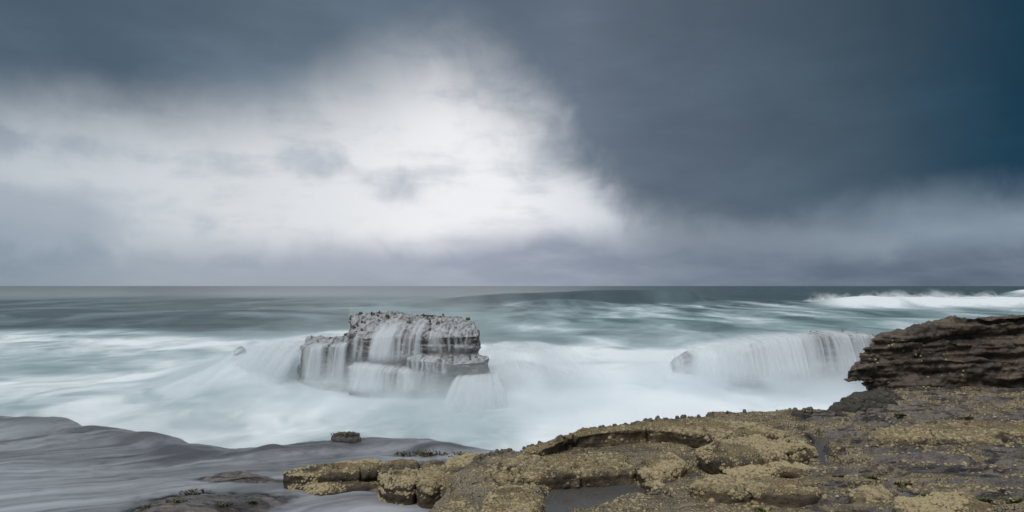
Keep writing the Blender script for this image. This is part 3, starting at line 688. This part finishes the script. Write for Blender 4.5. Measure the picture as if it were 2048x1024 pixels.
# ------------------------------------------------------------------ seaweed
def weed_clump(px, py, r, h, label, mat, group, z=None):
    # stand the clump on whatever stone lies under the ray
    hit, loc, nn, ix, ob, mt = sc.ray_cast(DG, Vector((0, 0, CAMZ)), Vector(((px-CX)/FOC, 1, -(py-HZ)/FOC)).normalized())
    base = np.array(loc) if hit else np.array(at(px, py, 1.4))
    clumps.append((base, r, h, label, mat, group))
def grow(base, r, h, label, mat, group):
    k = int(70*max(1, r/.08)); V, F = [], []
    for j in range(k):
        a = random.uniform(0, 6.283); q = r*math.sqrt(random.random()); bx, by = q*math.cos(a)*1.5, q*math.sin(a)
        l = h*random.uniform(.5, 1.1)*(1.15-q/r*.6); w = random.uniform(.006, .014); lean = random.uniform(.2, .9); d = a+random.uniform(-.8, .8); e = d+1.57
        n0 = len(V); c, s = math.cos(d), math.sin(d)
        for t, ww in ((0, .7), (.35, 1.0), (.7, 1.1), (1, .5)):
            ox = bx+c*l*lean*t*t; oy = by+s*l*lean*t*t; oz = -.02+l*t*(1-.45*t*lean)
            V += [(ox+math.cos(e)*w*ww, oy+math.sin(e)*w*ww, oz), (ox-math.cos(e)*w*ww, oy-math.sin(e)*w*ww, oz+.004)]
        for m in range(3): F.append((n0+2*m, n0+2*m+1, n0+2*m+3, n0+2*m+2))
    n0 = len(V); m = 10; V.append((0, 0, .004))
    for j in range(m): V.append((r*math.cos(j*.6283), .7*r*math.sin(j*.6283), -.03))
    for j in range(m): F.append((n0, n0+1+j, n0+1+(j+1) % m, n0+1+(j+2) % m)) if j % 2 == 0 else None
    o = mesh_obj('seaweed_clump', np.array(V), F, mat); o.location = base
    tag(o, label, 'seaweed', group)
clumps = []; bpy.context.view_layer.update(); DG = bpy.context.evaluated_depsgraph_get()
GW = 'green seaweed clumps on the shelf'; BW = 'brown seaweed clumps on the low rocks'
for a in [(2030, 1003, .08, .09, 'brightest green seaweed clump in the bottom right corner', M_weed, GW),
          (1965, 1000, .07, .06, 'green seaweed clump on the right flank of the rough yellow mound', M_weed, GW),
          (1860, 990, .06, .05, 'green seaweed clump on top of the rough yellow mound', M_weed, GW),
          (1805, 966, .07, .06, 'green seaweed clump behind the small dark sided rock', M_weed, GW),
          (1750, 955, .07, .06, 'dull green seaweed clump on bare wet stone above the small dark sided rock', M_weed, GW),
          (1680, 952, .06, .05, 'dark seaweed clump at the lower end of the narrow pool', M_kelp, GW),
          (1605, 895, .04, .04, 'small seaweed clump at the right end of the broad rounded boulder', M_weed, GW),
          (1800, 830, .07, .08, 'dull green seaweed clump below the dark layered ledge', M_weed, GW),
          (1935, 835, .07, .06, 'seaweed clump at the back of the low barnacled ridge', M_weed, GW),
          (1530, 1018, .08, .05, 'green seaweed clump at the bottom edge below the thick block', M_weed, GW),
          (500, 1003, .07, .04, 'bright green seaweed clump on the low rock at bottom left', M_weed, GW),
          (440, 1008, .11, .05, 'olive seaweed clump on the low rock at bottom left', M_kelp, BW),
          (390, 985, .16, .07, 'dark brown seaweed clump at the top of the bottom left rock', M_kelp, BW),
          (300, 1014, .12, .05, 'brown seaweed clump at the far left tip of the bottom left rock', M_kelp, BW),
          (355, 1000, .11, .05, 'brown seaweed clump on the left side of the bottom left rock', M_kelp, BW),
          (690, 869, .20, .08, 'shaggy brown seaweed crowning the rock tip in the draining water', M_kelp, BW),
          (820, 908, .2, .08, 'left end of the dark seaweed mat behind the squat block', M_kelp, BW),
          (860, 905, .24, .08, 'middle of the dark seaweed mat behind the squat block', M_kelp, BW),
          (915, 908, .22, .07, 'right end of the dark seaweed mat behind the pale slab', M_kelp, BW)]:
    weed_clump(*a)
for c in clumps: grow(*c)

# ------------------------------------------------------------------ falling water
def fall(label, lip, zb, throw, back=1.2, rise=.3, dens=.7, dens_u=None, sharp=1.0, layers=3, spread=0.0, side=0.0, group='curtains of falling water', fade=.35, freq=9.0, topfade=.8):
    L = np.array([atY(*p) for p in lip]); seg = np.r_[0, np.cumsum(np.linalg.norm(np.diff(L[:, :2], axis=0), axis=1))]; ln = seg[-1]
    nu = max(40, int(ln/.022)); nv1, nv2 = 16, 46; u = np.linspace(0, ln, nu)
    lx, ly, lz = [np.interp(u, seg, L[:, i]) for i in range(3)]
    V, F, A = [], [], []; k0 = 0
    un = u/ln
    for li in range(layers):
        sd_ = 13.7*li+len(label)*.37
        tb = np.linspace(-1, 0, nv1)[:-1]; tf = np.linspace(0, 1, nv2); t = np.r_[tb, tf]
        T, U = np.meshgrid(t, u, indexing='ij'); UN = U/ln
        up = np.clip(-T, 0, 1); dn = np.clip(T, 0, 1)
        edgew = .06*vn(U*1.5, 0, sd_)+.05*li
        thr = throw*(1+.35*vn(U*1.1, 3, sd_))+.07*li
        UW = U+.12*vn(U*1.7, T*.8, sd_+9)+.05*vn(U*5, T*1.5, sd_+5)
        strk = .6*fbm(UW*freq+.10*T, T*.55+.0*U, sd_, 4, .6)+(.55)*fbm(UW*freq*.28, T*.25, sd_+4, 3)
        zt = zb+.05*vn(U, 1, sd_)
        Z = lz[None]+rise*up**1.2+.02-(lz[None]-zt)*dn**1.35+.03*li*(1-dn)+.025*strk
        YY = ly[None]+back*up-thr*dn**.75-edgew*dn-.06*strk*ss(0, .2, dn)
        XX = lx[None]+side*dn+spread*(UN-.5)*dn+.02*vn(U*3, T*3, sd_)
        den = dens if dens_u is None else np.interp(UN, np.linspace(0, 1, len(dens_u)), dens_u)
        a = np.clip(den-.08+1.35*sharp*strk+.42*fbm(U*1.3, T*.3, sd_*0+len(label), 2), 0, 1)
        a = a*ss(0, .10, UN+.03*vn(T*3, U, sd_))*ss(0, .10, 1-UN+.03*vn(T*3, U, sd_+2))
        a = a*ss(-1, -1+topfade, T)*(1-ss(1-fade, 1, dn+.12*strk))
        V.append(np.stack([XX, YY, Z], -1).reshape(-1, 3)); A.append(np.clip(a, 0, 1).ravel()*(.72 if layers > 1 else .9))
        F.append(grid_faces(len(t), nu)+k0); k0 += len(t)*nu
    base = L.mean(0); base[2] = zb
    o = mesh_obj('waterfall', np.vstack(V), np.vstack(F), M_veil, loc=base); attr(o, 'veil', np.concatenate(A))
    tag(o, label, 'waterfall', group); return o
fall('white veil pouring from the sloping top of the central rock', [(700, 678, 26.2), (722, 678, 26.0), (760, 673, 25.8), (800, 671, 25.7), (830, 668, 25.7), (850, 664, 25.7)], .95, .55, 2.2, .55, .52, [.45, .35, .62, .60, .50, .30, .20])
fall('thin veil down the right face of the central rock', [(855, 674, 25.5), (905, 673, 25.5), (945, 668, 25.7)], 1.35, .12, 1.6, .45, .34, [.5, .42, .3, .22])
fall('white sheet dropping from the middle step of the central rock', [(692, 736, 24.6), (730, 739, 24.5), (790, 744, 24.4), (840, 749, 24.3), (895, 752, 24.2)], .0, .15, 1.3, .10, .5, [.74, .80, .72, .54, .30, .16, .10])
fall('short faint veil onto the middle step beside the right shelf of rock', [(812, 722, 24.4), (850, 724, 24.0), (905, 728, 23.65)], .80, .10, 1.4, .10, .3, [.5, .36, .25, .08])
fall('fan of white water spilling from the right foot of the central rock', [(908, 760, 23.5), (940, 760, 23.3), (975, 757, 23.5), (1000, 755, 23.9)], -.45, 1.9, .9, .05, .62, [.7, .8, .85, .8], .9, 3, 1.0, .0, fade=.5)
fall('white strands running down the separate left block of the central rock', [(600, 697, 25.8), (630, 697, 25.3), (660, 696, 25.3), (697, 692, 25.6)], .1, .35, 1.2, .12, .40, [.45, .40, .34, .45])
fall('soft sheet of water sliding left off the flank of the central rock', [(470, 704, 28.4), (520, 693, 28.2), (570, 684, 27.4), (622, 688, 26.4)], .15, 2.4, 1.2, .0, .50, [.2, .4, .6, .75, .75], .42, 3, .1, -.45, fade=.55, freq=3.5)
fall('soft sheet of foam curving down to the right of the central rock', [(965, 700, 27.2), (1010, 690, 27.6), (1070, 690, 28.2), (1150, 702, 28.6)], .10, 4.6, 1.5, .0, .50, [.5, .55, .5, .3], .38, 3, 1.4, .9, fade=.55, freq=3.0)
fall('broad white curtain over the low reef beside the dark ledge', [(1380, 728, 26.5), (1430, 704, 26.2), (1500, 688, 26.1), (1570, 680, 26.1), (1640, 673, 26.1), (1700, 672, 26.1), (1745, 674, 26.3)], .10, .95, 2.2, .10, .8, [.75, .95, .92, .82, .74, .54, .46, .42], .85, 3, fade=.4)
fall('wisps of water over the small sloping rock right of centre', [(1332, 722, 26.6), (1360, 712, 26.4), (1396, 706, 26.6)], .2, .4, 1.0, .2, .35, [.5, .3, .4, .8], fade=.5)

# ------------------------------------------------------------------ spray torn from the breaker, and mist hanging round the rocks
def spray(label, pts, h, seed, dens=.55):
    L = np.array([atY(*p) for p in pts]); t = np.linspace(0, 1, len(L)); u = np.linspace(0, 1, 420); nv = 26
    lx, ly, lz = [np.interp(u, t, L[:, i]) for i in range(3)]; V, F, A = [], [], []; k0 = 0
    for li in range(4):
        v = np.linspace(0, 1, nv); T, U = np.meshgrid(v, u, indexing='ij')
        hh = h*(.55+.9*fbm(U*16, 0, seed+li*3, 4)); n = fbm(U*34+T*1.4, T*2.2, seed+li, 4, .6)
        V.append(np.stack([lx[None]+1.5*T, ly[None]+li*1.2-2+T*2, lz[None]-.5+T*hh+.1*n], -1).reshape(-1, 3))
        A.append((np.clip(dens+1.0*n, 0, 1)*(1-ss(.05, 1, T))*ss(0, .08, U)*ss(0, .05, 1-U)).ravel()*.6); F.append(grid_faces(nv, len(u))+k0); k0 += nv*len(u)
    o = mesh_obj('sea_spray', np.vstack(V), np.vstack(F), M_veil); attr(o, 'veil', np.concatenate(A)); o['kind'] = 'stuff'; tag(o, label)
spray('wispy white spray blowing off the distant breaker on the right', [(1600, 600, 139), (1700, 594, 139), (1850, 592, 138), (2000, 592, 138), (2300, 592, 138)], 2.2, 5)
def mist(label, box, puffs, dens, nsc, zf=0.0):
    x0, x1, y0, y1, z0, z1 = box
    v = [(a, b, c) for c in (z0, z1) for b in (y0, y1) for a in (x0, x1)]
    o = mesh_obj('mist', v, [(0, 2, 3, 1), (4, 5, 7, 6), (0, 1, 5, 4), (1, 3, 7, 5), (3, 2, 6, 7), (2, 0, 4, 6)], None, smooth=False)
    m, g = new_mat('spray mist'); P = g.n('ShaderNodeNewGeometry').outputs['Position']; x, y, z = g.sep(P)
    n = g.noise(g.vmul(P, (.55, .35, 1.0)), nsc, 3, .55)
    dsum = None
    for cx, cy, sx, sy, a, hh in puffs:
        a_ = g.m('DIVIDE', g.m('SUBTRACT', x, cx), sx); b_ = g.m('DIVIDE', g.m('SUBTRACT', y, cy), sy)
        e = g.m('EXPONENT', g.m('SUBTRACT', g.m('MULTIPLY', g.m('ADD', g.m('MULTIPLY', a_, a_), g.m('MULTIPLY', b_, b_)), -1.0), g.m('DIVIDE', g.m('MAXIMUM', g.m('SUBTRACT', z, zf), 0.0), hh)))
        e = g.m('MULTIPLY', e, a); dsum = e if dsum is None else g.m('ADD', dsum, e)
    dn = g.m('MULTIPLY', g.m('MULTIPLY', dsum, g.step(n, .28, .7)), dens)
    pv = g.n('ShaderNodeVolumePrincipled'); pv.inputs['Color'].default_value = (.93, .975, 1.0, 1); g.put(pv.inputs['Density'], dn)
    ou = g.n('ShaderNodeOutputMaterial'); g.t.links.new(pv.outputs[0], ou.inputs['Volume']); o.data.materials.append(m)
    o['kind'] = 'stuff'; tag(o, label)
mist('white spray mist hanging over the foam around the rocks', (-16., 17., 17.5, 36., -.4, 2.3),
     ((-5.6, 24.0, 3.6, 1.8, 1.9, .36), (-3.4, 23.6, 2.0, 1.2, .6, .25), (-.8, 21.0, 2.8, 2.2, 1.7, .42), (2.2, 24.5, 2.6, 3.0, .7, .40), (10.5, 24.8, 4.5, 1.7, 2.2, .46), (6.6, 25.6, 2.4, 1.6, 2.0, .60), (-9.8, 27.5, 3.8, 2.2, 1.4, .65), (-8.3, 25.6, 1.8, 1.4, 1.6, .6)), 1.6, 1.1)
mist('thin spray haze drifting over the far sea on the left', (-330., 60., 95., 420., -1., 9.),
     ((-90, 260, 120, 70, 1.0, 3.5), (-15, 170, 24, 30, .8, 2.5)), .022, .03)
mist('faint drift of spray along the rim of the draining shelf', (-15., 1., 10.8, 17.4, .3, 1.7),
     ((-6.2, 13.9, 1.8, .8, .8, .28), (-2.6, 13.9, 1.2, .7, .6, .26), (-10.5, 15.8, 3.0, 1.0, .6, .3), (-4.2, 10.9, 1.4, .5, .8, .3)), .55, 1.4, .75)
